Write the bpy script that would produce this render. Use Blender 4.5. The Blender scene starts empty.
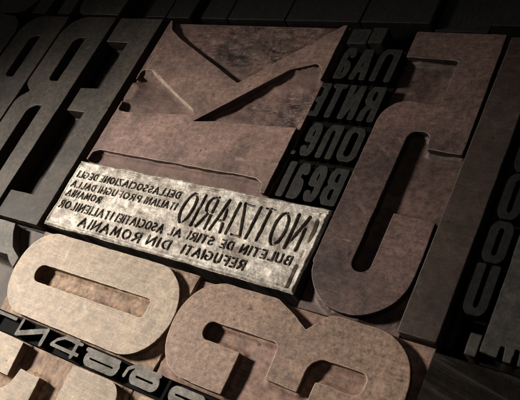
import bpy, math, random
import numpy as np
from mathutils import Vector, Matrix, noise as mnoise

# ---------------------------------------------------------------- set-up: camera, world, lamp, exposure
S = 0.01                                   # plan units are centimetres, Blender units metres
sc = bpy.context.scene
C = bpy.context.collection
R = math.radians

cam_d = bpy.data.cameras.new("camera")
cam = bpy.data.objects.new("camera", cam_d); C.objects.link(cam)
cam_d.sensor_width = 36.0
cam_d.lens = 723.99 / 520.0 * 36.0
cam_d.clip_start = 0.005; cam_d.clip_end = 20
ax = Vector((0.7997604, 0.16133096, -0.57823492))      # plan x seen from the camera (right, down, forward)
ay = Vector((-0.4186422, 0.84023321, -0.34459666))     # plan down
az = Vector((0.43025807, 0.5176683, 0.7395252))        # into the forme
def row(i): return Vector((ax[i], -ay[i], -az[i]))
right, up, back = row(0), -row(1), -row(2)
m = Matrix((right, up, back)).transposed().to_4x4()
m.translation = Vector((13.87764, -8.27032, 17.7486)) * S
cam.matrix_world = m
sc.camera = cam
cam_d.dof.use_dof = True
cam_d.dof.aperture_fstop = 45
cam_d.dof.focus_distance = (Vector((-3.5, -1.5, 0)) * S - cam.location).dot(-back)

w = bpy.data.worlds.new("World"); sc.world = w; w.use_nodes = True
w.node_tree.nodes["Background"].inputs[0].default_value = (0.86, 0.82, 0.76, 1)
w.node_tree.nodes["Background"].inputs[1].default_value = 0.045

def spot(name, loc, target, power, size, blend, radius, col):
    l = bpy.data.lights.new(name, 'SPOT'); l.energy = power; l.spot_size = R(size); l.spot_blend = blend
    l.shadow_soft_size = radius; l.color = col
    o = bpy.data.objects.new(name, l); C.objects.link(o)
    o.location = Vector(loc) * S
    o.rotation_euler = (Vector(target) - Vector(loc)).to_track_quat('-Z', 'Y').to_euler()
    return o
spot("key_lamp", (-39, -4, 28), (-7.0, -7.6, 0), 15.0, 46, 1.0, 0.035, (1.0, 0.91, 0.82))

sc.view_settings.view_transform = 'Standard'
sc.view_settings.look = 'None'
sc.view_settings.exposure = 0
sc.view_settings.gamma = 1

# ---------------------------------------------------------------- materials
def nd(nt, t, **kw):
    n = nt.nodes.new(t)
    for k, v in kw.items(): setattr(n, k, v)
    return n
def ramp(nt, src, stops):
    r = nd(nt, 'ShaderNodeValToRGB'); el = r.color_ramp.elements
    el[0].position, el[0].color = stops[0][0], (*stops[0][1], 1)
    el[1].position, el[1].color = stops[-1][0], (*stops[-1][1], 1)
    for p, c in stops[1:-1]:
        e = el.new(p); e.color = (*c, 1)
    nt.links.new(src, r.inputs[0]); return r.outputs[0]
def g3(v): return (v, v, v)
def mixc(nt, f, a, b, mode='MIX'):
    x = nd(nt, 'ShaderNodeMix', data_type='RGBA', blend_type=mode)
    for s, v in ((0, f), (6, a), (7, b)):
        if isinstance(v, bpy.types.NodeSocket): nt.links.new(v, x.inputs[s])
        elif isinstance(v, tuple): x.inputs[s].default_value = (*v, 1)
        else: x.inputs[s].default_value = v
    return x.outputs[2]
def surface(name, base, blot=None, rough=0.5, metallic=0.0, blot_scale=0.6, blot_amt=0.6, speck=0.35,
            fibre=(14, 2.2, 0), fibre_amt=0.25, bump=0.25, spec=0.4, dots=0.4, scratch=0.0, rot=0.0, grain=0.35, scr=(0.9, 17, 0.5, 0.64), scuff=0.0, attr=None, sp_scale=4.5):
    """worn, handled surface: broad blotches, fibres, fine mottling, specks and scratches"""
    mt = bpy.data.materials.new(name); mt.use_nodes = True
    nt = mt.node_tree; b = nt.nodes['Principled BSDF']
    blot = blot or tuple(c * 0.55 for c in base)
    tc = nd(nt, 'ShaderNodeTexCoord'); oi = nd(nt, 'ShaderNodeObjectInfo')
    mp = nd(nt, 'ShaderNodeMapping'); mp.inputs['Scale'].default_value = (100, 100, 100)
    mp.inputs['Rotation'].default_value = (0, 0, rot)
    nt.links.new(tc.outputs['Object'], mp.inputs[0])
    mul = nd(nt, 'ShaderNodeVectorMath', operation='SCALE'); mul.inputs[0].default_value = (37, 19, 11)
    nt.links.new(oi.outputs['Random'], mul.inputs['Scale'])
    ad = nd(nt, 'ShaderNodeVectorMath', operation='ADD')
    nt.links.new(mp.outputs[0], ad.inputs[0]); nt.links.new(mul.outputs[0], ad.inputs[1])
    P = ad.outputs[0]
    def nz(scale, detail=6, rough_=0.6, dist=0.0, vec=None):
        n = nd(nt, 'ShaderNodeTexNoise'); n.inputs['Scale'].default_value = scale
        n.inputs['Detail'].default_value = detail; n.inputs['Roughness'].default_value = rough_
        n.inputs['Distortion'].default_value = dist
        nt.links.new(vec or P, n.inputs['Vector']); return n.outputs['Fac']
    f1 = ramp(nt, nz(blot_scale, 7, 0.62, 0.4), [(0.36, g3(0)), (0.68, g3(1))])
    col = mixc(nt, 1.0, base, base)
    sc1 = nd(nt, 'ShaderNodeMath', operation='MULTIPLY'); sc1.inputs[1].default_value = blot_amt
    nt.links.new(f1, sc1.inputs[0]); col = mixc(nt, sc1.outputs[0], base, blot)
    # fibres
    mp2 = nd(nt, 'ShaderNodeMapping'); mp2.inputs['Scale'].default_value = (fibre[1], fibre[0], 3)
    nt.links.new(P, mp2.inputs[0])
    fb = nz(1.0, 5, 0.65, 0.3, mp2.outputs[0])
    col = mixc(nt, fibre_amt, col, ramp(nt, fb, [(0.3, g3(0.35)), (0.7, g3(1.5))]), 'MULTIPLY')
    fine = nz(sp_scale, 10, 0.76)
    col = mixc(nt, speck, col, ramp(nt, fine, [(0.32, g3(0.15)), (0.5, g3(0.95)), (0.70, g3(1.8))]), 'MULTIPLY')
    vfine = nz(32.0, 3, 0.8)
    col = mixc(nt, grain, col, ramp(nt, vfine, [(0.3, g3(0.25)), (0.7, g3(1.75))]), 'MULTIPLY')
    if dots:
        d = nz(3.3, 3, 0.5)
        col = mixc(nt, dots, col, ramp(nt, d, [(0.245, g3(0.12)), (0.30, g3(1.0))]), 'MULTIPLY')
    if scuff:
        c1 = nz(0.9, 9, 0.8, 1.2)
        m1 = nd(nt, 'ShaderNodeMath', operation='MULTIPLY'); m1.inputs[1].default_value = scuff
        nt.links.new(ramp(nt, c1, [(0.56, g3(0)), (0.66, g3(1))]), m1.inputs[0])
        col = mixc(nt, m1.outputs[0], col, tuple(min(.9, c * 1.55 + .02) for c in base))
        for rz, sx in ((.7, .55), (-.35, .8), (1.9, .6)):                 # hair scratches, dark
            mp4 = nd(nt, 'ShaderNodeMapping'); mp4.inputs['Scale'].default_value = (sx, 22, 2); mp4.inputs['Rotation'].default_value = (0, 0, rz); mp4.inputs['Location'].default_value = (rz * 9, 3, 0)
            nt.links.new(P, mp4.inputs[0])
            col = mixc(nt, scuff, col, ramp(nt, nz(1.0, 2, .5, .5, mp4.outputs[0]), [(.245, g3(.35)), (.30, g3(1))]), 'MULTIPLY')
    if scratch:
        mp3 = nd(nt, 'ShaderNodeMapping'); mp3.inputs['Scale'].default_value = (scr[0], scr[1], 2); mp3.inputs['Rotation'].default_value = (0, 0, scr[2])
        nt.links.new(P, mp3.inputs[0]); s = nz(1.0, 4, 0.7, 0.8, mp3.outputs[0])
        sm = ramp(nt, s, [(scr[3], g3(0)), (scr[3] + .06, g3(1))])
        sm2 = nd(nt, 'ShaderNodeMath', operation='MULTIPLY'); sm2.inputs[1].default_value = scratch
        nt.links.new(sm, sm2.inputs[0])
        col = mixc(nt, sm2.outputs[0], col, tuple(min(1, c * 2.2 + 0.03) for c in base))
    if attr:
        at = nd(nt, 'ShaderNodeAttribute', attribute_name=attr)
        soft = mixc(nt, speck * .6, base, ramp(nt, fine, [(0.32, g3(0.3)), (0.5, g3(0.95)), (0.70, g3(1.6))]), 'MULTIPLY')
        soft = mixc(nt, sc1.outputs[0], soft, tuple(c * .5 for c in base))
        col = mixc(nt, at.outputs['Fac'], soft, col)
    nt.links.new(col, b.inputs['Base Color'])
    b.inputs['Metallic'].default_value = metallic
    b.inputs['Specular IOR Level'].default_value = spec
    rr = nd(nt, 'ShaderNodeMapRange'); rr.inputs['To Min'].default_value = max(0.15, rough - 0.12); rr.inputs['To Max'].default_value = min(1, rough + 0.15)
    nt.links.new(fine, rr.inputs[0]); nt.links.new(rr.outputs[0], b.inputs['Roughness'])
    a1 = nd(nt, 'ShaderNodeMath', operation='ADD'); nt.links.new(fine, a1.inputs[0])
    a2 = nd(nt, 'ShaderNodeMath', operation='MULTIPLY'); a2.inputs[1].default_value = 0.6
    nt.links.new(fb, a2.inputs[0]); nt.links.new(a2.outputs[0], a1.inputs[1])
    bp = nd(nt, 'ShaderNodeBump'); bp.inputs['Strength'].default_value = bump; bp.inputs['Distance'].default_value = 0.0006
    nt.links.new(a1.outputs[0], bp.inputs['Height']); nt.links.new(bp.outputs[0], b.inputs['Normal'])
    return mt

M = {}
def wood(name, base, blot, rough=.5, **kw):
    k = dict(blot_scale=.36, blot_amt=.62, speck=.36, grain=.38, fibre=(20, 1.2, 0), fibre_amt=.3, dots=.8, bump=.13, spec=.28, scuff=.6, sp_scale=3.6); k.update(kw)
    return surface(name, base, blot, rough, **k)
def edge(name, base, blot): return surface(name, base, blot, .5, blot_scale=1.6, blot_amt=1.0, dots=0, speck=.6, grain=.5)
M['tan'] = wood('tan_wood_face', (0.455, 0.36, 0.262), (0.29, 0.22, 0.155), .55, speck=.62, grain=.55)
M['tan_edge'] = edge('tan_worn_highlit_edge', (0.84, 0.75, 0.61), (0.55, 0.44, 0.33))  # worn rim, its colour also brightened to carry glancing highlights
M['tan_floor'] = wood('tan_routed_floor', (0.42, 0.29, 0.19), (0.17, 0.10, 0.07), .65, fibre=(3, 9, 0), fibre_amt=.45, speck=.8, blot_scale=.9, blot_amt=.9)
M['rust'] = wood('brown_wood_face', (0.36, 0.24, 0.172), (0.17, 0.112, 0.08), .55, speck=.8, grain=.6, sp_scale=5.5)
M['rust_edge'] = edge('brown_worn_highlit_edge', (0.70, 0.55, 0.43), (0.36, 0.25, 0.19))  # edge wear plus a painted highlight, both in this lighter colour
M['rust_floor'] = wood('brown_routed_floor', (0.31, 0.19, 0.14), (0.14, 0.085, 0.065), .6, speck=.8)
M['plum'] = wood('reddish_wood_face', (0.335, 0.218, 0.180), (0.075, 0.052, 0.047), .46, blot_scale=.5, blot_amt=.85, scratch=.35, speck=.52, grain=.55, sp_scale=5)
M['plum_edge'] = edge('reddish_worn_edge', (0.52, 0.37, 0.30), (0.22, 0.17, 0.14))
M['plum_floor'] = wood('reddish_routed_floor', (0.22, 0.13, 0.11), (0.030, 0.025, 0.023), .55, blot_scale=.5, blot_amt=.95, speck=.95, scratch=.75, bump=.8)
M['gouged'] = wood('gouged_inky_floor', (0.24, 0.148, 0.122), (0.024, 0.021, 0.019), .5, blot_scale=.9, blot_amt=1.0, speck=.8, scratch=.7, scr=(3.2, 17, -.12, .57), bump=.8, fibre=(7, 2, 0), fibre_amt=.7, attr='ink', scuff=.3)
M['tan_wall'] = wood('tan_shaded_wall', (0.20, 0.12, 0.08), (0.09, 0.05, 0.035), .6)  # these four: brown of the cut wall, deepened with painted recess shade
M['rust_wall'] = wood('brown_shaded_wall', (0.13, 0.078, 0.056), (0.05, 0.032, 0.025), .6)
M['plum_wall'] = wood('reddish_shaded_wall', (0.11, 0.065, 0.052), (0.03, 0.02, 0.018), .6)
M['umber_wall'] = wood('dark_umber_shaded_wall', (0.035, 0.022, 0.019), (0.015, 0.010, 0.009), .6)  # near-black: shade under the overhanging face put into the colour
M['raw'] = wood('raw_maple_wall', (0.56, 0.45, 0.33), (0.30, 0.21, 0.155), .6, blot_scale=2.5, blot_amt=.9)
M['umber'] = wood('dark_umber_face', (0.178, 0.112, 0.096), (0.045, 0.030, 0.028), .42, blot_scale=.3, blot_amt=.95, scratch=.4, speck=.65, grain=.6, sp_scale=5, spec=.3)
M['umber_edge'] = edge('dark_umber_edge', (0.25, 0.175, 0.145), (0.09, 0.06, 0.055))
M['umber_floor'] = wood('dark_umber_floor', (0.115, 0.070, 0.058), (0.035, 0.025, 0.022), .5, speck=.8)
M['bar'] = wood('near_black_bar', (0.062, 0.042, 0.034), (0.018, 0.015, 0.013), .42, blot_scale=.4, scratch=.15, spec=.3)
M['bar_edge'] = edge('near_black_bar_edge', (0.11, 0.085, 0.07), (0.04, 0.033, 0.03))
M['ink'] = wood('ink_stained_face', (0.080, 0.068, 0.056), (0.026, 0.023, 0.020), .58, blot_amt=.9, speck=.7, sp_scale=5, grain=.75, spec=.2, dots=.2, fibre=(5, 5, 0), fibre_amt=.12)
M['ink_edge'] = edge('ink_worn_edge', (0.17, 0.15, 0.125), (0.07, 0.062, 0.055))
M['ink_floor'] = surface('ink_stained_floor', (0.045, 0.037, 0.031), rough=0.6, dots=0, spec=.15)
M['iron'] = surface('blackened_sort_face', (0.030, 0.029, 0.026), (0.013, 0.013, 0.012), .5, speck=.7, blot_scale=1.5, bump=.12, spec=.25)
M['iron_edge'] = edge('sort_glint_edge', (0.10, 0.10, 0.09), (0.035, 0.035, 0.032))  # bevel coloured lighter than the face as a painted metal glint
M['iron_dark'] = surface('black_sort_face', (0.014, 0.013, 0.012), (0.007, 0.007, 0.006), .6, speck=.7, bump=.12, spec=.15)
M['iron_body'] = surface('blackened_sort_body', (0.006, 0.006, 0.0055), rough=.7, dots=0, spec=.05, bump=.1)
M['lead'] = surface('grey_sort_face', (0.29, 0.275, 0.24), (0.07, 0.066, 0.058), .6, metallic=0, spec=.15, scuff=.4, speck=.8, blot_scale=.55, blot_amt=.9, bump=.15)
M['grey'] = surface('grey_block_face', (0.17, 0.158, 0.138), (0.07, 0.064, 0.056), .6, blot_scale=.8, speck=.6, spec=.2, scuff=.4)
M['grey_floor'] = surface('grey_block_floor', (0.10, 0.083, 0.067), (0.03, 0.026, 0.023), .6, spec=.3)
M['mottle'] = surface('mottled_lead', (0.048, 0.039, 0.032), (0.008, 0.009, 0.008), .55, speck=.95, blot_scale=1.7, blot_amt=.9, grain=.7)
M['slug'] = surface('pale_cast_metal', (0.75, 0.70, 0.61), (0.18, 0.14, 0.11), .5, metallic=.15, blot_scale=1.5, blot_amt=.95, speck=.8, dots=.6, bump=.45, grain=.5, scuff=.35, spec=.3)
M['slug_side'] = surface('slug_dark_side', (0.06, 0.05, 0.041), rough=.5, metallic=.2)  # sides coloured far darker than the slug face
M['slug_ink'] = surface('slug_inked_lettering', (0.045, 0.036, 0.030), (0.16, 0.13, 0.105), .5, blot_scale=4, dots=0)
M['slug_worn'] = surface('slug_worn_lettering', (0.17, 0.135, 0.11), (0.55, 0.49, 0.41), .5, blot_scale=1.6, blot_amt=.8, dots=0)
M['furn'] = surface('black_furniture', (0.021, 0.020, 0.018), (0.011, 0.011, 0.010), .5, fibre=(2, 14, 0), fibre_amt=.5, dots=.3, spec=.22)
M['plank'] = surface('dark_grained_plank', (0.022, 0.017, 0.0135), (0.006, 0.005, 0.004), .75, fibre=(5, .35, 0), fibre_amt=1.0, speck=.6, bump=.6, scratch=.3, rot=.22, scr=(.25, 5, 0, .56), spec=.05, blot_scale=.5, blot_amt=.9)
M['base'] = surface('blackened_bed', (0.012, 0.011, 0.010), rough=.6, dots=0)

# ---------------------------------------------------------------- helpers
def thing(name, label, cat, loc, group=None):
    o = bpy.data.objects.new(name, None); C.objects.link(o)
    o.empty_display_size = 0.005
    o.location = (loc[0] * S, loc[1] * S, BASE * S)
    o['label'] = label; o['category'] = cat
    if group: o['group'] = group
    return o
BASE = -2.35
def link(name, me, parent=None, label=None):
    o = bpy.data.objects.new(name, me); C.objects.link(o)
    if parent is not None:
        o.parent = parent
        me.transform(Matrix.Translation(-parent.location))
    if label: o['label'] = label
    return o
def fillet(path, step=0.07):
    """path of (x, y, radius) -> dense closed outline"""
    n = len(path); P = [(p[0], p[1], p[2] if len(p) > 2 else 0.03) for p in path]
    out = []
    for i in range(n):
        a = Vector(P[i - 1][:2]); b = Vector(P[i][:2]); c = Vector(P[(i + 1) % n][:2]); r = P[i][2]
        u = (a - b); v = (c - b); lu, lv = u.length, v.length; u /= lu; v /= lv
        ang = u.angle(v)
        if ang > 3.10 or r <= 0: out.append(b); continue
        t = min(r / math.tan(ang / 2), lu * 0.49, lv * 0.49); r2 = t * math.tan(ang / 2)
        p0 = b + u * t; p1 = b + v * t
        cen = b + (u + v).normalized() * (r2 / math.sin(ang / 2))
        a0 = math.atan2(*(p0 - cen).yx); a1 = math.atan2(*(p1 - cen).yx); d = (a1 - a0 + math.pi) % (2 * math.pi) - math.pi
        k = max(3, int(abs(d) * r2 / step) + 2)
        for j in range(k + 1):
            q = a0 + d * j / k; out.append(cen + Vector((math.cos(q), math.sin(q))) * r2)
    res = []
    for i in range(len(out)):
        a, b = out[i], out[(i + 1) % len(out)]; L = (b - a).length
        if L < 1e-4: continue
        k = max(1, int(L / 0.10))
        for j in range(k): res.append(a.lerp(b, j / k))
    return res
def wobble(pts, amp=0.006, seed=0):
    o = []
    for i, p in enumerate(pts):
        q = Vector((p.x * 1.6, p.y * 1.6, seed * 7.3)); f = Vector((p.x * 7, p.y * 7, seed * 3.1 + 5))
        if amp > .008:                                    # small bruises along the cut edge
            ch = max(0, mnoise.noise(Vector((p.x * 2.3, p.y * 2.3, seed * 5.7 + 40))) - .42) * .05
            d = pts[(i + 1) % len(pts)] - pts[i - 1]
            if d.length > 0: p = p + Vector((-d.y, d.x)).normalized() * ch * (1 if mnoise.noise(f) > 0 else -1)
        o.append(Vector((p.x + amp * (mnoise.noise(q) * 1.6 + mnoise.noise(f) * .8), p.y + amp * (mnoise.noise(q + Vector((9, 9, 9))) * 1.6 + mnoise.noise(f + Vector((4, 7, 1))) * .5))))
    return o
def face_mesh(loops, mats, top=0.0, bottom=-0.75, bevel=0.019, amp=0.011, seed=0, wall=None):
    cu = bpy.data.curves.new("c", 'CURVE'); cu.dimensions = '2D'; cu.fill_mode = 'BOTH'
    outl = []
    for L in loops:
        pts = wobble(fillet(L), amp, seed); outl.append(pts)
        s = cu.splines.new('POLY'); s.points.add(len(pts) - 1)
        for i, p in enumerate(pts): s.points[i].co = (p.x, p.y, 0, 1)
        s.use_cyclic_u = True
    h = top - bottom
    cu.bevel_depth = bevel; cu.bevel_resolution = 2; cu.offset = -bevel; cu.extrude = h / 2 - bevel
    o = bpy.data.objects.new("c", cu); C.objects.link(o)
    dg = bpy.context.evaluated_depsgraph_get(); dg.update()
    me = bpy.data.meshes.new_from_object(o.evaluated_get(dg))
    bpy.data.objects.remove(o); bpy.data.curves.remove(cu)
    me.transform(Matrix.Scale(S, 4) @ Matrix.Translation((0, 0, (top + bottom) / 2)))
    me.materials.clear()
    for mm in mats: me.materials.append(mm)
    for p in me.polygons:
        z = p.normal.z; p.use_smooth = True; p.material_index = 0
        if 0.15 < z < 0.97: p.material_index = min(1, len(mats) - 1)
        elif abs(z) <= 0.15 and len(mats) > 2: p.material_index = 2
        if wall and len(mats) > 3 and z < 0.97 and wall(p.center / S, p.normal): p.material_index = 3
    me.set_sharp_from_angle(angle=R(35))
    return me, outl
def seg_dist(X, Y, pts, closed=True):
    D = np.full(X.shape, 1e9)
    n = len(pts)
    for i in range(n if closed else n - 1):
        ax_, ay_ = pts[i]; bx, by = pts[(i + 1) % n]; dx, dy = bx - ax_, by - ay_; L = dx * dx + dy * dy
        t = np.clip(((X - ax_) * dx + (Y - ay_) * dy) / (L + 1e-12), 0, 1)
        D = np.minimum(D, (X - ax_ - t * dx) ** 2 + (Y - ay_ - t * dy) ** 2)
    return np.sqrt(D)
def vnoise(X, Y, scale, seed):
    rs = np.random.RandomState(seed); T = rs.rand(64, 64)
    x = X * scale + 500; y = Y * scale + 500
    i = np.floor(x).astype(int); j = np.floor(y).astype(int); fx = x - i; fy = y - j
    fx = fx * fx * (3 - 2 * fx); fy = fy * fy * (3 - 2 * fy)
    g = lambda a, b: T[a % 64, b % 64]
    return (g(i, j) * (1 - fx) * (1 - fy) + g(i + 1, j) * fx * (1 - fy) + g(i, j + 1) * (1 - fx) * fy + g(i + 1, j + 1) * fx * fy) - .5
def fbm(X, Y, scale, seed, o=4):
    r = 0
    for k in range(o): r = r + vnoise(X, Y, scale * 2 ** k, seed + k) / 2 ** k
    return r
def grid_mesh(x0, y0, x1, y1, res, zf, mats, bottom=BASE, split=None, warp=0.0, seed=0, attr=None, matsel=None):
    """height field with skirt; split(X, Y) returns int ids per cell: id 0 stays in the body, others become own meshes"""
    nx = max(2, int(round((x1 - x0) / res)) + 1); ny = max(2, int(round((y1 - y0) / res)) + 1)
    X, Y = np.meshgrid(np.linspace(x0, x1, nx), np.linspace(y0, y1, ny))
    Z = zf(X, Y) + 0 * X
    if warp:
        Yo = Y + warp * 1.5 * fbm(X, Y * 0, 1.3, seed + 40, 3) * (np.abs((Y - y0) / (y1 - y0) - .5) * 2) ** 6
        Xo = X + warp * 1.5 * fbm(X * 0, Y, 1.3, seed + 50, 3) * (np.abs((X - x0) / (x1 - x0) - .5) * 2) ** 6
    else: Xo, Yo = X, Y
    V = np.stack([Xo, Yo, Z], -1).reshape(-1, 3) * S
    idx = np.arange(nx * ny).reshape(ny, nx)
    Q = np.stack([idx[:-1, :-1], idx[:-1, 1:], idx[1:, 1:], idx[1:, :-1]], -1).reshape(-1, 4)
    ids = np.zeros(len(Q), int)
    if split is not None: ids = split((X[:-1, :-1] + X[1:, 1:]) / 2, (Y[:-1, :-1] + Y[1:, 1:]) / 2).reshape(-1)
    AV = np.clip(attr(X, Y), 0, 1).reshape(-1) if attr else None
    MS = matsel((X[:-1, :-1] + X[1:, 1:]) / 2, (Y[:-1, :-1] + Y[1:, 1:]) / 2).reshape(-1) if matsel else None
    def mk(q, verts, extra=None, mat=None, ms=None):
        used, inv = np.unique(q, return_inverse=True)
        v = verts[used]; f = inv.reshape(q.shape).tolist()
        v = v.tolist()
        if extra:
            loop = extra; mp_ = {u: k for k, u in enumerate(used)}
            b0 = len(v)
            for u in loop: v.append([verts[u][0], verts[u][1], bottom * S])
            n = len(loop)
            # the rim is duplicated so that the skirt has its own hard edge
            r0 = len(v)
            for u in loop: v.append(list(verts[u]))
            for k in range(n):
                k2 = (k + 1) % n
                f.append([r0 + k2, r0 + k, b0 + k, b0 + k2])
            f.append([b0 + k for k in range(n)][::-1])
        me = bpy.data.meshes.new("g"); me.from_pydata(v, [], f); me.update()
        for mm in mat: me.materials.append(mm)
        if AV is not None:
            a_ = me.attributes.new('ink', 'FLOAT', 'POINT'); vals = np.zeros(len(v)); vals[:len(used)] = AV[used]; a_.data.foreach_set('value', vals)
        if ms is not None and not extra: me.polygons.foreach_set('material_index', ms)
        nf = len(q); k = 0
        sm = np.zeros(len(me.polygons), bool); sm[:nf] = True
        me.polygons.foreach_set('use_smooth', sm)
        if extra and len(mat) > 1:
            mi = np.ones(len(me.polygons), int); mi[:nf] = 0; me.polygons.foreach_set('material_index', mi)
        return me
    loop = list(idx[0, :]) + list(idx[1:, -1]) + list(idx[-1, -2::-1]) + list(idx[-2:0, 0])
    res_ = {}
    body_q = Q[ids == 0]
    # the border always stays in the body
    res_[0] = mk(body_q, V, loop, mats[0])
    for k in np.unique(ids):
        if k: res_[int(k)] = mk(Q[ids == k], V, None, mats[min(int(k), len(mats) - 1)], MS[ids == k] if MS is not None and k == 2 else None)
    return res_
def box_mesh(x0, y0, x1, y1, z0, z1, mat, bev=0.02):
    me, _ = face_mesh([[(x0, y0, .03), (x1, y0, .03), (x1, y1, .03), (x0, y1, .03)]], mat, top=z1, bottom=z0, bevel=bev, amp=0.006, seed=int(x0 * 7 + y0 * 3))
    return me
def wood_block(name, label, cat, bb, loops, mats, floor, depth=0.45, rough=0.02, zfun=None, seed=0, group=None, loc=None, wall=None, res=0.07, fl_r=0.22, ink=None):
    t = thing(name, label, cat, ((bb[0] + bb[2]) / 2, (bb[1] + bb[3]) / 2), group)
    me, outl = face_mesh(loops, mats, seed=seed, wall=wall)
    link('printing_face', me, t)
    allp = [[(p.x, p.y) for p in o] for o in outl]
    def zf(X, Y):
        D = np.full(X.shape, 1e9)
        for L in allp: D = np.minimum(D, seg_dist(X, Y, L))
        d = np.clip(D, 0, fl_r)
        z = -depth + (fl_r - np.sqrt(np.maximum(0, fl_r ** 2 - (fl_r - d) ** 2)))
        z = z + rough * 2 * fbm(X, Y, 1.1, seed + 3)
        if zfun: z = zfun(X, Y, z, D)
        return np.minimum(z, -0.03)
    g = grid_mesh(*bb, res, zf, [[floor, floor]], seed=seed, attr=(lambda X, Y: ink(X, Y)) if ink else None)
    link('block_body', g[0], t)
    return t

# ---------------------------------------------------------------- the bed the forme lies on
me = box_mesh(-45, -28, 32, 34, -3.2, BASE - 0.004, [M['base']], .05)
o = link('table_surface', me); o['kind'] = 'structure'

# ---------------------------------------------------------------- big wooden letters
# sideways K
Kp = [(-8.9, 7.68), (-8.80, 7.66, .02), (-8.52, 7.17, .4), (-7.8, 6.72, .3), (-3.50, 4.64, .05), (-2.74, 5.33, .3), (-.14, 7.64, .05), (.02, 7.67),
      (.03, 5.12, .06), (-.06, 5.15, .05), (-.14, 5.55, .15), (-.42, 5.83, .22), (-1.46, 5.45, .6), (-4.62, 2.69, .01), (-3.7, 2.80, .1), (.02, 2.98),
      (.02, .28), (-.18, .28), (-.24, .6, .15), (-.6, .79, .2), (-8.45, .79, .25), (-8.80, .66, .12), (-8.83, .28, .01), (-8.92, .28, .01), (-8.92, 3.22),
      (-8.86, 3.22, .02), (-8.84, 2.76, .16), (-8.3, 2.72, .1), (-4.78, 2.98, .02), (-4.93, 3.20, .02), (-8.22, 4.92, .16), (-8.82, 4.92, .2), (-8.84, 4.42, .02), (-8.90, 4.42, .02)]
def kz(X, Y, z, D):
    v = (Y > 4.4) & (Y > 0.85 * (X + 2.74) + 5.33)                         # the gouged hollow between the arms
    t = np.clip((Y - (0.895 * (X + 2.74) + 5.33)), 0, 3)
    zz = -0.27 + 0.23 * np.exp(-(t / 0.55) ** 2) + 0.10 * fbm(X * 1, Y * 2.2, 1.9, 5, 5) + .04 * fbm(X, Y, 9, 8, 2)
    z = np.where((X > -3.4) & (Y > 4.8) & (t > 0), np.maximum(zz, z), z)
    z = np.where((X <= -3.4) & (Y > 4.6) & (X > -8.7), z + .14 + 0.09 * fbm(X, Y * 2.2, 1.9, 5, 5), z)
    rr = (X > -4.4) & (Y > 2.7) & (Y < 5.8) & (t <= 0)                     # the recess under the right arm, rising to its end
    rise = np.clip((X + 3.2) / 3.3, 0, 1) ** 1.5
    z = np.where(rr, z + .05 + 0.22 * rise + 0.09 * fbm(X, Y * 1.5, 2.1, 21, 5), z)
    ll = (X < -4.6) & (Y > 2.6) & (Y < 5.0)
    z = np.where(ll, z + 0.12 + .40 * np.exp(-((X + 8.95) / .7) ** 2 - ((Y - 3.80) / .50) ** 4) + 0.05 * fbm(X, Y, 1.5, 33, 4), z)
    z = np.where(Y < .85, z + .08, z)
    e = np.clip(np.minimum(7.70 - Y, .06 - X) / .25, 0, 1)
    z = np.where(Y > 2.7, z * e + np.where(Y > 7.4, -.24, -.16) * (1 - e), z)
    return z
def kink(X, Y):
    n = fbm(X, Y, 1.2, 77, 4)
    v = 1.35 * np.exp(-(((X + 4.0 - .2 * (Y - 6.5)) / 3.3) ** 2 + ((Y - 6.8) / 1.15) ** 2) ** 1.5) * (Y > .85 * (X + 2.74) + 5.2)
    v2 = 1.15 * np.exp(-(((X + .9) / 1.5) ** 2 + ((Y - 3.8) / .75) ** 2) ** 1.3)
    v3 = .9 * np.exp(-((X - .1) / .25) ** 2) * (Y > 2.9) * (Y < 5)
    v4 = .35 * (X < -5) * (Y < 5) * (Y > 2.5)
    return (v * 1.7 + v2 * 1.2 + v3 + v4) * (.95 + 1.2 * n)
def kwall(c, n):
    return -8.5 < c.x < -4.7 and 3.0 < c.y < 5.0 and n.x < -0.1 and n.y < -0.2
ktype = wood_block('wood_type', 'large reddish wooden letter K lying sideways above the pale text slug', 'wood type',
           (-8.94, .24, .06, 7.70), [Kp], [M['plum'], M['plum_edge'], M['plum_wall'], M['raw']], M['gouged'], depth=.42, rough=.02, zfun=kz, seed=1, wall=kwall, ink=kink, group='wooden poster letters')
# the bare maple chamfer of the K's left counter
cv = []; cf = []
n_ = 40
for i in range(n_ + 1):
    t = i / n_; x = -8.30 + t * 3.34; y = 4.925 - t * 1.70
    wv = .075 * min(1, t * 8 + .15) * min(1, (1 - t) * 6 + .4) * (1 + .25 * mnoise.noise(Vector((t * 18, 3, 1))))
    for f_, z_ in ((-.9, -.008), (-.05, -.004), (.5, -.045), (1, -.15 + .02 * mnoise.noise(Vector((t * 9, 1, 4)))), (1.02, -.5)):
        cv.append(((x - .46 * wv * f_) * S, (y - .89 * wv * f_) * S, z_ * S))
    if i:
        for k in range(4): a = (i - 1) * 5 + k; cf.append((a, a + 1, a + 6, a + 5))
me = bpy.data.meshes.new('chamfer'); me.from_pydata(cv, [], cf); me.update(); me.materials.append(M['raw'])
link('worn_chamfer', me, ktype, 'bare pale maple edge where the ink has worn away')
# mirrored 5
Fp = [(2.88, 7.45), (5.98, 7.43), (6.06, 2.75), (4.9, 2.80, .05), (4.83, 3.42, .3), (4.10, 3.38, .33), (4.07, -1.62, .32), (4.70, -1.62, .3), (4.72, .44, .03), (6.06, .40, .03),
      (6.06, -2.93, 1.62), (2.83, -2.93, 1.6), (2.83, 4.57, 1.15), (4.75, 4.48, .05), (4.75, 6.28, .06), (2.88, 6.33, .03)]
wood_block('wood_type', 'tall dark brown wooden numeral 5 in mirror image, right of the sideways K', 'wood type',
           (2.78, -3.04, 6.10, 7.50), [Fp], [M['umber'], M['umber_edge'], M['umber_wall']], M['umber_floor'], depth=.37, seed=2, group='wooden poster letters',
           zfun=lambda X, Y, z, D: z + 0.10 * np.exp(-((X - 4.75) / .35) ** 2) * (Y > 4.4) * (Y < 6.0))
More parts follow.
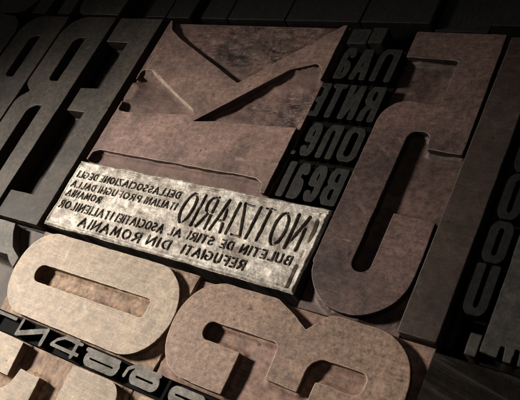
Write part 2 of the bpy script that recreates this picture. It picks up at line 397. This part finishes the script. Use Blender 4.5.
# 0 on its side
Z0 = [(-9.2, -3.06, 1.35), (-1.02, -3.06, 1.6), (-1.02, -6.34, 1.6), (-9.2, -6.34, 1.75)]
Zs = [(-7.99, -4.36, .33), (-2.19, -4.31, .14), (-2.19, -4.99, .14), (-7.99, -5.05, .33)]
wood_block('wood_type', 'pale tan wooden numeral 0 lying on its side directly below the pale text slug', 'wood type',
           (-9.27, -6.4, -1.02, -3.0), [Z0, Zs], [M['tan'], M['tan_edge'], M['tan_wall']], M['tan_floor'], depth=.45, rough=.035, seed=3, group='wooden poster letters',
           zfun=lambda X, Y, z, D: z + .16 * np.clip((X + 7) / 5, 0, 1) + .05 * fbm(X, Y, 2.5, 71, 4))
# 3 on its side
T3 = [(1.86, -6.28), (1.86, -4.97, .03), (.28, -4.93, .28), (.28, -4.34, .28), (2.97, -4.34, .22), (3.02, -5.42, .05), (4.09, -5.46, .03), (4.07, -4.38, .5), (5.87, -4.36, .2), (5.87, -5.02, .25),
      (4.5, -5.02, .04), (4.5, -6.3), (7.03, -6.3, 1.2), (7.03, -3.1, 1.5), (4.15, -3.06, .55), (3.57, -3.72, .03), (3.0, -3.36, .6), (2.3, -3.07, .8), (-.96, -3.07, 1.45), (-.96, -6.28, 1.5)]
wood_block('wood_type', 'brown wooden numeral 3 lying on its side, right of the tan 0', 'wood type',
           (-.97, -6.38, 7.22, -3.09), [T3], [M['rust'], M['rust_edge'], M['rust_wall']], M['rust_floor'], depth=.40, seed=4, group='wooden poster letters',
           zfun=lambda X, Y, z, D: z + .10 * np.clip((X - .5) / 2, 0, 1))
# row below
S1 = [(-12.5, -7.2), (-7.5, -7.17, .2), (-6.58, -7.2, .03), (-6.45, -8.40, .03), (-12.5, -8.40)]
S2 = [(-6.02, -8.0, .04), (-5.0, -8.02, .03), (-4.92, -8.9), (-4.92, -10.6, .9), (-12.2, -10.6, .9), (-12.2, -9.2, .1), (-6.7, -9.1, .25), (-6.15, -8.6, .4)]
wood_block('wood_type', 'pale tan wooden figure with a hooked end, in the bottom left corner', 'wood type',
           (-12.6, -10.7, -3.98, -7.14), [S1, S2], [M['tan'], M['tan_edge'], M['tan_wall']], M['tan_floor'], depth=.42, seed=5, group='wooden poster letters')
S3 = [(-3.9, -7.2, .04), (-2.6, -7.16, .3), (-1.55, -7.2, .9), (-1.55, -10.6, 1.3), (-3.72, -10.6, .1)]
wood_block('wood_type', 'pale tan wooden letter with a rounded shoulder, below the grey figures 4 and 8', 'wood type',
           (-3.96, -10.7, -1.5, -7.13), [S3], [M['tan'], M['tan_edge'], M['tan_wall']], M['tan_floor'], depth=.42, seed=6, group='wooden poster letters')
S4 = [(-.75, -7.2, .05), (3.2, -7.14, .05), (3.2, -10.6, .1), (-.75, -10.6, .1)]
wood_block('wood_type', 'pale tan wooden corner peeping out under the last grey figures, bottom edge of the forme', 'wood type',
           (-1.42, -10.7, 3.3, -7.12), [S4], [M['tan'], M['tan_edge'], M['tan_wall']], M['tan_floor'], depth=.42, seed=7, group='wooden poster letters')
# grey block with a bowed stroke, far left
A1 = [(-14.6, -3.14), (-10.62, -3.14, .04), (-10.42, -3.55, .5), (-9.95, -4.1, .5), (-9.30, -4.42, .02), (-9.30, -4.86, .02), (-9.62, -4.72, .3), (-10.03, -4.44, .02), (-10.6, -4.46, .02), (-14.6, -4.3)]
wood_block('wood_type', 'grey wooden letter with a bowed stroke, wedged between the black E and the tan 0', 'wood type',
           (-14.7, -6.4, -9.285, -3.1), [A1], [M['grey'], M['grey'], M['grey_floor']], M['grey_floor'], depth=.5, seed=8, zfun=lambda X, Y, z, D: z - 1.2 * np.clip((-4.3 - Y) / .15, 0, 1), group='wooden poster letters')

# ink-black poster letters, upper left
inkm = [M['ink'], M['ink_edge'], M['ink_floor']]
Ep = [(-12.12, 7.75), (-9.42, 7.75), (-9.42, -2.97), (-12.12, -3.0), (-12.12, -1.8), (-10.62, -1.77), (-10.70, 2.43), (-11.83, 2.43), (-11.83, 3.65), (-10.68, 3.70), (-10.70, 6.32), (-12.12, 6.33)]
wood_block('wood_type', 'ink-blackened wooden letter E in mirror image, next to the reddish K', 'wood type', (-12.2, -3.03, -9.40, 7.79),
           [Ep], inkm, M['ink_floor'], depth=.75, seed=9, group='ink-black poster letters')
def B_at(dx):
    return [[(-12.48 + dx, 7.78, .05), (-12.46 + dx, -2.97, .05), (-15.70 + dx, -2.97, 1.3), (-15.72 + dx, 2.75, .95), (-15.12 + dx, 3.18, .04), (-15.72 + dx, 3.6, .45), (-15.72 + dx, 7.78, 1.35)],
            [(-14.05 + dx, 6.5, .3), (-13.66 + dx, 6.48, .05), (-13.66 + dx, 3.88, .1), (-14.36 + dx, 3.88, .25), (-14.42 + dx, 6.3, .5)],
            [(-14.0 + dx, 2.48, .3), (-13.62 + dx, 2.46, .05), (-13.55 + dx, -1.7, .1), (-14.4 + dx, -1.7, .25), (-14.46 + dx, 2.2, .5)]]
b1 = wood_block('wood_type', 'ink-blackened wooden letter B in mirror image, between the black E and another black B', 'wood type', (-15.76, -3.03, -12.44, 7.82),
                B_at(0), inkm, M['ink_floor'], depth=.9, seed=10, group='ink-black poster letters')
def copy_thing(r, dx, dy, label):
    c = r.copy(); C.objects.link(c); c.location = r.location + Vector((dx * S, dy * S, 0)); c['label'] = label
    for ch in list(r.children):
        d = ch.copy(); C.objects.link(d); d.parent = c
        if ch.get('label'): d['label'] = ch['label']
    return c
copy_thing(b1, -3.40, -.01, 'black wooden letter B cut off by the left edge, second from the E')
Op = [(-19.36, 7.80, 1.45), (-19.36, -2.97, 1.3), (-22.7, -2.97, 1.3), (-22.7, 7.80, 1.35)]
Oc = [(-20.7, 6.5, .3), (-20.7, -1.7, .3), (-21.4, -1.7, .3), (-21.4, 6.5, .3)]
wood_block('wood_type', 'ink-blackened wooden letter with a round shoulder, farthest left of the black letters', 'wood type', (-22.8, -3.03, -19.22, 7.82),
           [Op, Oc], inkm, M['ink_floor'], depth=.9, seed=11, group='ink-black poster letters')
# line above: only the feet of its letters show
wood_block('wood_type', 'round foot of a black wooden letter in the top left corner of the picture', 'wood type', (-22.4, 7.92, -19.15, 13), 
           [[(-22.2, 7.98, .8), (-19.25, 7.98, 1.35), (-19.25, 13), (-22.2, 13)]], inkm, M['ink_floor'], depth=.9, seed=12, group='black letters of the line above')
wood_block('wood_type', 'black wooden letter of the line above showing two straight legs', 'wood type', (-19.10, 7.92, -15.96, 13),
           [[(-19.04, 7.96), (-17.98, 7.96), (-17.98, 12), (-17.02, 12), (-17.02, 7.92 + .04), (-16.02, 7.96), (-16.02, 13), (-19.04, 13)]], inkm, M['ink_floor'], depth=.9, seed=13, group='black letters of the line above')
wood_block('wood_type', 'black wooden letter of the line above with one rounded foot, above the E and B', 'wood type', (-15.9, 7.90, -12.42, 13),
           [[(-15.6, 7.95, .75), (-12.47, 7.93), (-12.47, 13), (-15.6, 13)]], inkm, M['ink_floor'], depth=.9, seed=14, group='black letters of the line above')

# ---------------------------------------------------------------- furniture (wooden spacing blocks)
def furniture(label, x0, y0, x1, y1, top=0.0, mat=None, name='spacing_block', cat='spacing block', group='black spacing blocks', edge=None):
    t = thing(name, label, cat, ((x0 + x1) / 2, (y0 + y1) / 2), group)
    mm = mat or M['furn']
    me = box_mesh(x0, y0, x1, y1, BASE, top, [mm, edge or mm, mm], .03)
    t2 = link(name, me); C.objects.unlink(t2)
    # a single plain block is one mesh: drop the empty
    for k in ('label', 'category', 'group'):
        if t.get(k) is not None: t2[k] = t[k]
    loc = t.location.copy(); bpy.data.objects.remove(t)
    C.objects.link(t2); t2.location = loc; me.transform(Matrix.Translation(-loc)); t2.name = name
    return t2
furniture('short black block in the top row, above the left corner of the sideways K', -10.6, 7.86, -9.38, 13)
furniture('black block in the top row right above the tip of the sideways K', -9.31, 7.84, -7.93, 13)
furniture('narrow black block in the top row, second one right of the tip of the K', -7.28, 7.84, -5.86, 13)
furniture('wide black block in the top row above the gouged hollow of the K', -5.81, 7.83, -2.92, 13)
furniture('wide black block in the top row above the right arm of the K', -2.87, 7.83, .42, 13)
furniture('wide black block in the top row above the small black type', .48, 7.83, 3.2, 13)
furniture('narrow sunken black block in the top row above the mirrored 5', 3.28, 7.8, 5.18, 13, top=-.35)
furniture('black block in the top row, rightmost of all', 5.25, 7.8, 9.5, 13)
furniture('low dark filler in the top row above the black E', -12.36, 7.86, -10.68, 13, top=-.75)
furniture('long low strip in the dark gap between the black E and the sideways K', -9.37, .2, -8.97, 7.8, top=-1.3, name='spacing_strip', cat='spacing strip', group='sunken spacing strips')
furniture('long dark brown wooden bar standing right of the mirrored 5', 6.15, -3.0, 7.28, 7.34, mat=M['bar'], edge=M['bar_edge'], name='wooden_bar', cat='wooden bar', group='bars')
furniture('sunken black strip right of the dark brown bar', 7.34, -2.95, 7.54, 7.3, top=-.45, name='spacing_strip', cat='spacing strip', group='sunken spacing strips')
furniture('low strip hidden in the gap under the pale text slug', -9.2, -3.05, 2.75, -2.87, top=-1.2, name='spacing_strip', cat='spacing strip', group='sunken spacing strips')
furniture('dark grained wooden plank filling the lower right corner of the picture', 7.27, -9.5, 15.0, -3.22, top=-.10, mat=M['plank'], name='wooden_plank', cat='wooden plank', group='planks')
furniture('small grey lead quad beside the mottled block at the right edge', 8.02, -3.06, 8.34, -2.45, top=-.05, mat=M['mottle'], name='lead_quad', cat='quad', group='quads')

# ---------------------------------------------------------------- stroke letters
def arc(cx, cy, rx, ry, a0, a1, n=12):
    return [(cx + rx * math.cos(R(a0 + (a1 - a0) * i / n)), cy + ry * math.sin(R(a0 + (a1 - a0) * i / n))) for i in range(n + 1)]
FONT = {
 'A': (.62, [[(0, 0), (.31, 1), (.62, 0)], [(.12, .34), (.50, .34)]]),
 'B': (.5, [[(0, 0), (0, 1)], [(0, 1)] + arc(.22, .76, .22, .24, 90, -90, 8) + [(0, .52)], [(0, .52)] + arc(.25, .26, .25, .26, 90, -90, 8) + [(0, 0)]]),
 'C': (.5, [arc(.36, .5, .34, .5, 65, 295)]),
 'D': (.52, [[(0, 0), (0, 1)], [(0, 1)] + arc(.14, .5, .38, .5, 90, -90) + [(0, 0)]]),
 'E': (.42, [[(.42, 1), (0, 1), (0, 0), (.42, 0)], [(0, .42), (.34, .42)]]),
 'F': (.42, [[(.42, 1), (0, 1), (0, 0)], [(0, .45), (.34, .45)]]),
 'G': (.55, [arc(.36, .5, .34, .5, 65, 330) + [(.62, .42), (.40, .42)]]),
 'H': (.5, [[(0, 0), (0, 1)], [(.5, 0), (.5, 1)], [(0, .45), (.5, .45)]]),
 'I': (.02, [[(0, 0), (0, 1)]]),
 'L': (.4, [[(0, 1), (0, 0), (.4, 0)]]),
 'M': (.7, [[(0, 0), (.1, 1), (.35, .2), (.6, 1), (.7, 0)]]),
 'N': (.55, [[(0, 0), (0, 1), (.55, 0), (.55, 1)]]),
 'O': (.62, [arc(.31, .5, .31, .5, 0, 360, 18)]),
 'P': (.45, [[(0, 0), (0, 1)], [(0, 1)] + arc(.20, .73, .24, .27, 90, -90, 8) + [(0, .46)]]),
 'R': (.5, [[(0, 0), (0, 1)], [(0, 1)] + arc(.20, .75, .25, .25, 90, -90, 8) + [(0, .5)], [(.18, .5), (.5, 0)]]),
 'S': (.45, [arc(.24, .76, .2, .24, 40, 250, 8) + arc(.21, .26, .24, .26, 70, -150, 8)]),
 'T': (.5, [[(0, 1), (.5, 1)], [(.25, 1), (.25, 0)]]),
 'U': (.5, [[(0, 1)] + arc(.25, .25, .25, .25, 180, 360, 8) + [(.5, 1)]]),
 'Z': (.5, [[(0, 1), (.5, 1), (0, 0), (.5, 0)]]),
}
def word_strokes(txt, xr, xl, y1, y0, gap=.22):
    """mirror image lettering: starts at the right end xr and runs to the left end xl"""
    tot = sum(FONT[c][0] for c in txt) + gap * (len(txt) - 1)
    k = (xr - xl) / tot; out = []; u = 0
    for n, c in enumerate(txt):
        wd, st = FONT[c]
        rnd = random.Random(n * 13 + len(txt)); sk = rnd.uniform(-.02, .02)
        for s in st: out.append([(xr - (u + px_) * k - sk * py_, y0 + (y1 - y0) * (py_ + rnd.uniform(-.012, .012))) for px_, py_ in s])
        u += wd + gap
    return out
words = [
 ('large mirrored word NOTIZIARIO', [('NOTIZIARIO', 2.12, -2.92, -.25, -1.42)], .048, .30),
 ('small mirrored line DELLASSOCIAZIONE DEGLI', [('DELLASSOCIAZIONE', -3.32, -7.50, -.31, -.57), ('DEGLI', -7.72, -8.84, -.31, -.57)], .024, .34),
 ('small mirrored line ITALIANI PROFUGHI DALLA', [('ITALIANI', -3.22, -4.75, -.78, -1.03), ('PROFUGHI', -5.02, -7.25, -.78, -1.03), ('DALLA', -7.50, -8.84, -.78, -1.03)], .024, .34),
 ('small mirrored word ROMANIA in the third line', [('ROMANIA', -6.88, -8.84, -1.19, -1.44)], .027, .34),
 ('mirrored line BULETIN DE STIRI AL ASOCIATIEI ITALIENILOR', [('BULETIN', 2.14, .20, -1.67, -1.95), ('DE', -.14, -.62, -1.67, -1.95), ('STIRI', -.98, -2.08, -1.67, -1.95), ('AL', -2.42, -2.96, -1.68, -1.97),
     ('ASOCIATIEI', -3.26, -5.62, -1.68, -1.98), ('ITALIENILOR', -5.88, -8.84, -1.68, -1.98)], .028, .34),
 ('mirrored line REFUGIATI DIN ROMANIA at the lower edge', [('REFUGIATI', .62, -2.00, -2.19, -2.49), ('DIN', -2.62, -3.66, -2.19, -2.50), ('ROMANIA', -4.05, -7.26, -2.20, -2.54)], .034, .34),
]
SX0, SX1, SY0, SY1 = -9.12, 2.70, -2.80, .17
def text_fields(X, Y):
    """signed distance to the lettering of each line"""
    out = []
    for lab, ws, hw, gp in words:
        D = np.full(X.shape, 9.0)
        for wd in ws:
            for st in word_strokes(*wd, gap=gp):
                xs = [p[0] for p in st]; ys = [p[1] for p in st]
                mk_ = (X > min(xs) - .2) & (X < max(xs) + .2) & (Y > min(ys) - .2) & (Y < max(ys) + .2)
                if not mk_.any(): continue
                for q0, q1 in zip(st[:-1], st[1:]):
                    L = math.hypot(q1[0] - q0[0], q1[1] - q0[1]) + 1e-9
                    h2 = hw * (.55 + .55 * abs(q1[1] - q0[1]) / L)
                    D[mk_] = np.minimum(D[mk_], seg_dist(X[mk_], Y[mk_], [q0, q1], closed=False) - h2)
        out.append(D + .018 * fbm(X, Y, 6, 91, 3))
    return out
def slug_z(X, Y):
    F = text_fields(X, Y)
    D = F[0]
    for f in F[1:]: D = np.minimum(D, f)
    z = 0.035 * fbm(X, Y, 1.1, 51, 4) + .012 * fbm(X, Y, 9, 52, 3)
    t = np.clip((D + .02) / .05, 0, 1); t = t * t * (3 - 2 * t)
    z = z - .065 * (1 - t) + .014 * np.exp(-(D / .04) ** 2) * (D > 0)
    # raised, battered rim with a worn groove down the right-hand side
    e = np.minimum(np.minimum(X - SX0, SX1 - X), np.minimum(Y - SY0, SY1 - Y)) + .03 * fbm(X, Y, 2.5, 61, 3)
    z = z + .03 * np.exp(-((e - .09) / .05) ** 2) - .06 * np.exp(-np.clip(e, 0, 1) / .03)
    gx = np.abs(X - 2.42 - .03 * fbm(X * 0, Y, 1.5, 62, 3))
    z = z - .11 * np.exp(-(gx / .045) ** 2) * (Y < .02) * (Y > -2.7) * np.clip(.55 + 2.2 * vnoise(X * 0, Y, 5, 63), 0, 1)
    gy = np.abs(Y - .03 - .03 * fbm(X, Y * 0, 1.5, 64, 3))
    z = z - .07 * np.exp(-(gy / .035) ** 2) * np.clip(.1 + 2.6 * vnoise(X, Y * 0, 1.7, 65), 0, 1)
    # shallow worn hollows
    for cx, cy, r in ((-5.7, -1.3, .2), (-4.6, -1.35, .22), (-7.7, -2.4, .3), (1.3, -2.45, .35)):
        z = z - .03 * np.exp(-(((X - cx) / r) ** 2 + ((Y - cy) / (r * .5)) ** 2) ** 2)
    return z
def slug_split(X, Y):
    F = text_fields(X, Y); ids = np.zeros(X.shape, int)
    for k, f in enumerate(F): ids[f < .004] = k + 2
    e = np.minimum(np.minimum(X - SX0, SX1 - X), np.minimum(Y - SY0, SY1 - Y))
    ids[(ids == 0) & (e > .016)] = 1
    return ids
slug = thing('text_slug', 'pale worn metal slug engraved with lines of mirrored capitals, brightest piece in the middle', 'text slug', ((SX0 + SX1) / 2, (SY0 + SY1) / 2))
gm = grid_mesh(SX0, SY0, SX1, SY1, .0135, slug_z, [[M['slug'], M['slug_side']], [M['slug']], [M['slug_worn'], M['slug_ink']]] + [[M['slug_ink']]] * 8, split=slug_split, warp=.022, seed=4, matsel=lambda X, Y: (text_fields(X, Y)[0] > -.022 + .05 * vnoise(X, Y, 4, 88)).astype(int))
link('slug_body', gm[0], slug)
link('slug_face', gm[1], slug)
for k, wd in enumerate(words): link('lettering', gm[k + 2], slug, wd[0])

# ---------------------------------------------------------------- small sorts (single pieces of type)
def strokes_sd(X, Y, strokes, hw, rough=.010):
    D = np.full(X.shape, 9.0)
    for s in strokes:
        h = hw
        if isinstance(s, tuple): s, h = s
        D = np.minimum(D, seg_dist(X, Y, s, closed=False) - h)
    return D + rough * fbm(X, Y, 7, 17, 3)
def contours(D, xs, ys):
    """zero level of a sampled field as closed loops (marching squares)"""
    ny, nx = D.shape; adj = {}; pos = {}
    def pt(k, a, b):
        if k not in pos:
            t = D[a] / (D[a] - D[b]); pos[k] = (xs[a[1]] + (xs[b[1]] - xs[a[1]]) * t, ys[a[0]] + (ys[b[0]] - ys[a[0]]) * t)
        return k
    I = D < 0
    for j in range(ny - 1):
        for i in range(nx - 1):
            c = (I[j, i], I[j, i + 1], I[j + 1, i + 1], I[j + 1, i]); n = sum(c)
            if n in (0, 4): continue
            e = []
            if c[0] != c[1]: e.append(pt(('h', j, i), (j, i), (j, i + 1)))
            if c[1] != c[2]: e.append(pt(('v', j, i + 1), (j, i + 1), (j + 1, i + 1)))
            if c[2] != c[3]: e.append(pt(('h', j + 1, i), (j + 1, i), (j + 1, i + 1)))
            if c[3] != c[0]: e.append(pt(('v', j, i), (j, i), (j + 1, i)))
            prs = [(e[0], e[1])] if len(e) == 2 else ([(e[0], e[1]), (e[2], e[3])] if not c[0] else [(e[3], e[0]), (e[1], e[2])])
            for a, b in prs: adj.setdefault(a, []).append(b); adj.setdefault(b, []).append(a)
    seen = set(); loops = []
    for st in adj:
        if st in seen: continue
        L = [st]; seen.add(st); cur = st
        while True:
            nx_ = [q for q in adj[cur] if q not in seen]
            if not nx_: break
            cur = nx_[0]; seen.add(cur); L.append(cur)
        P = [pos[q] for q in L]
        if len(P) < 8: continue
        P = [P[k] for k in range(0, len(P), 2)]
        P = [((P[k - 1][0] + 2 * P[k][0] + P[(k + 1) % len(P)][0]) / 4, (P[k - 1][1] + 2 * P[k][1] + P[(k + 1) % len(P)][1]) / 4) for k in range(len(P))]
        loops.append([(x, y, 0) for x, y in P])
    return loops
def sort(label, bb, strokes, hw, face, body, group, depth=.26, res=.016, clip=None):
    t = thing('type_sort', label, 'type sort', ((bb[0] + bb[2]) / 2, (bb[1] + bb[3]) / 2), group)
    xs = np.arange(bb[0] - .05, bb[2] + .05, res); ys = np.arange(bb[1] - .05, bb[3] + .05, res)
    X, Y = np.meshgrid(xs, ys)
    D = strokes_sd(X, Y, strokes, hw)
    if clip: D = np.maximum(D, np.maximum(clip[0] - Y, Y - clip[1]))
    D = np.maximum(D, np.maximum(bb[0] + .012 - X, X - bb[2] + .012))
    D[D == 0] = 1e-6
    me, _ = face_mesh(contours(D, xs, ys), [face, M['iron_edge'] if face is M['iron'] else face, body], bottom=-depth - .1, bevel=.007, amp=.003, seed=int(bb[0] * 5))
    link('printing_face', me, t)
    link('sort_body', box_mesh(bb[0], bb[1], bb[2], bb[3], BASE, -depth, [body], .015), t)
    return t
def low(c):
    """heavy condensed letters in a unit cell, normal reading; mirrored on placing"""
    o = {
     'l': [[(.5, 0), (.5, 1)]],
     'e': [[(.08, .50), (.92, .50)], arc(.5, .72, .42, .28, 0, 180, 10) + arc(.5, .25, .42, .25, 180, 345, 10), [(.92, .72), (.92, .50)]],
     'a': [[(.9, 0), (.9, .72)], arc(.5, .75, .40, .25, 0, 170, 8), arc(.48, .25, .40, .25, 60, 300, 12) + [(.9, .06)], [(.66, .47), (.9, .55)]],
     'B': [[(.05, 0), (.05, 1), (.7, 1), (.95, .85), (.95, .65), (.7, .52), (.05, .52)], [(.7, .52), (1, .38), (1, .15), (.7, 0), (.05, 0)]],
     'O': [arc(.5, .80, .5, .20, 0, 180, 10) + arc(.5, .20, .5, .20, 180, 360, 10) + [(1, .80)]],
     'n': [[(.05, 0), (.05, 1)], [(.05, .7)] + arc(.5, .72, .45, .28, 180, 0, 10) + [(.95, 0)]],
     'R': [[(.05, 0), (.05, 1), (.7, 1), (.95, .85), (.95, .62), (.7, .5), (.05, .5)], [(.5, .5), (.95, .25), (.98, 0)]],
     'N': [[(.02, 0), (.05, 1), (.95, 0), (.98, 1)]],
     'T': [[(0, 1), (1, 1)], [(.5, 1), (.5, 0)]],
     'E': [[(.95, 1), (.05, 1), (.05, 0), (.95, 0)], [(.05, .5), (.8, .5)]],
     'A': [[(0, 0), (.3, .93), (.7, .93), (1, 0)], [(.12, .3), (.88, .3)]],
     'U': [[(.0, 1)] + arc(.5, .18, .5, .18, 180, 360, 10) + [(1, 1)]],
     '.': [[(.5, 0), (.5, .01)]],
    }
    return o[c]
def put(c, xl, xr, y0, y1, hw):
    k = .62
    w_, h_ = xr - xl - 2 * hw, y1 - y0 - 2 * hw * k
    return [[(xr - hw - px_ * w_, y0 + hw * k + py_ * h_) for px_, py_ in s] for s in low(c)]
rows = [
 (.28, 1.66, .20, 1.76, [('l', .44, .74, 'narrow black letter l'), ('a', .84, 1.36, 'black letter a'), ('e', 1.44, 2.02, 'black letter e'), ('B', 2.10, 2.74, 'black capital B')], 'in the small row touching the pale slug'),
 (1.93, 3.28, 1.80, 3.34, [('.', .26, .46, 'black full stop'), ('e', .52, 1.10, 'black letter e'), ('n', 1.20, 1.86, 'black letter n'), ('O', 1.98, 2.70, 'black capital O')], 'in the second small row above the pale slug'),
 (3.55, 4.98, 3.40, 5.05, [('E', .16, .60, 'black capital E'), ('T', .68, 1.24, 'black capital T'), ('N', 1.34, 1.98, 'black capital N'), ('R', 2.10, 2.74, 'black capital R')], 'in the third small row above the pale slug'),
 (5.22, 6.62, 5.10, 6.74, [('a', .42, 1.0, 'black letter a'), ('A', 1.08, 1.72, 'black capital A'), ('n', 1.86, 2.70, 'wide black letter n')], 'in the fourth small row above the pale slug'),
]
for y0, y1, b0, b1_, gl, where in rows:
    xs = [g[1] for g in gl] + [2.74]
    for i, (c, xl, xr, nm) in enumerate(gl):
        hw = .118
        bx0 = .10 if i == 0 else (gl[i - 1][2] + xl) / 2 + .004
        bx1 = (xr + gl[i + 1][1]) / 2 - .004 if i < len(gl) - 1 else 2.77
        if c == 'l': hw = .14
        if c == '.': hw = .09
        sort('mirrored %s %s' % (nm, where), (bx0, b0, bx1, b1_), put(c, xl, xr, y0, y1, hw), hw, M['iron'], M['iron_body'], 'small black type beside the K', depth=.34, clip=(y0, y1))
furniture('blank black quad right beside the upper right tip of the sideways K', .30, 6.84, 1.10, 7.55, top=-.04, mat=M['iron'], name='blank_quad', cat='quad', group='quads')
furniture('blank black quad above the small mirrored capital A', 1.16, 6.88, 1.74, 7.6, top=.0, mat=M['iron'], name='blank_quad', cat='quad', group='quads')
furniture('sunken blank quad beside the top bar of the mirrored 5', 1.80, 6.80, 2.72, 7.6, top=-.6, mat=M['iron_body'], name='blank_quad', cat='quad', group='quads')

# right-hand column of narrow sorts
for c, y0, y1, lab in (('O', 2.45, 4.0, 'narrow black ringed letter, uppermost in the column at the right edge'), ('O', .90, 2.38, 'narrow black ringed letter at the right edge, second from the top of its column'),
                       ('O', -.46, .82, 'narrow black ringed letter directly above the U in the right-hand column'), ('U', -2.02, -.52, 'narrow black letter U beside the mottled grey block at the right edge')):
    sort(lab, (7.56, y0 - .03, 8.26, y1 + .03), put(c, 7.59, 8.23, y0, y1, .125), .125, M['iron_dark'], M['iron_body'], 'narrow black type at the right edge', depth=.4, clip=(y0, y1))
furniture('sunken black quad under the narrow letters at the right edge', 7.58, -3.08, 7.98, -2.10, top=-1.1, mat=M['iron_body'], name='blank_quad', cat='quad', group='quads')
Mp = [(8.40, 2.6), (10.6, 2.6), (10.6, -2.98), (9.75, -2.98), (9.72, -2.62), (9.62, -2.62), (9.6, -2.98), (9.36, -2.98), (9.33, -2.6), (9.22, -2.6), (9.2, -2.98), (9.0, -2.98), (8.96, -2.62), (8.86, -2.62), (8.84, -2.95), (8.40, -2.9)]
Mh = [(9.15, -.9, .05), (9.15, -1.9, .05), (9.55, -1.95, .05), (9.55, -.9, .05)]
wood_block('lead_ornament', 'mottled grey metal block with small notches, at the right edge of the picture', 'metal block', (8.37, -3.12, 10.7, 2.7), [Mp, Mh],
           [M['mottle'], M['mottle'], M['iron_body']], M['iron_body'], depth=.4, seed=31)

# strip of grey figures below the 0 and the 3
strip_g = 'strip of grey figures under the 0 and 3'
def rect_ring(x0, x1, y0, y1, r, n=6):
    return arc(x1 - r, y1 - r, r, r, 90, 0, n) + arc(x1 - r, y0 + r, r, r, 0, -90, n) + arc(x0 + r, y0 + r, r, r, -90, -180, n) + arc(x0 + r, y1 - r, r, r, 180, 90, n) + [(x1 - r, y1)]
SB, ST = -7.115, -6.41
strip = [
 ('grey letter with a long flat arm, leftmost of the strip under the tan 0', -9.6, -7.36, [[(-8.95, -6.56), (-7.55, -6.56)], [(-8.9, -6.56), (-8.9, -7.0)]], .062),
 ('grey letter N in mirror image, in the strip under the tan 0', -7.345, -5.58, [([(-7.17, -6.50), (-7.17, -7.02)], .07), ([(-7.10, -6.98), (-5.92, -6.57)], .10), ([(-5.80, -6.50), (-5.80, -7.02)], .085)], .06),
 ('grey figure 4 in the strip under the tan 0', -5.565, -3.90, [([(-5.30, -6.87), (-3.82, -6.87)], .062), ([(-5.32, -6.86), (-5.16, -6.66), (-4.85, -6.50), (-4.15, -6.47)], .06), ([(-4.20, -6.46), (-4.20, -7.0)], .075), ([(-4.42, -6.5), (-3.98, -6.5)], .06)], .06),
 ('grey figure 8 with a flat shoulder, next to the 4 in the strip', -3.885, -1.90, [(rect_ring(-3.52, -2.16, -6.945, -6.655, .14), .118), ([(-3.66, -6.55), (-2.15, -6.55)], .07), ([(-2.2, -6.55), (-2.1, -6.72)], .07)], .1),
 ('grey figure 8 with a curled tail, second eight from the grey 4', -1.885, -.15, [(rect_ring(-1.40, -.42, -6.90, -6.60, .14), .118), ([(-1.74, -6.86), (-1.70, -6.62), (-1.5, -6.48), (-.40, -6.46)], .065)], .1),
 ('grey figure 8 cut by the bottom edge, third eight from the grey 4', .02, 1.80, [(rect_ring(.28, 1.44, -6.92, -6.62, .14), .118)], .1),
 ('grey letter end piece under the brown 3 at the bottom edge of the picture', 1.815, 3.4, [(rect_ring(2.0, 3.1, -6.92, -6.62, .14), .118)], .1),
]
for lab, x0, x1, st, hw in strip:
    x1c = min(x1, 99)
    sort(lab, (x0, SB, x1c, ST), st, hw, M['lead'], M['iron_body'], strip_g, depth=.3, res=.014)
furniture('thin black spacer between two grey eights of the strip', -.14, SB, .005, ST, top=-.12, mat=M['iron_body'], name='thin_spacer', cat='spacer', group='thin spacers')
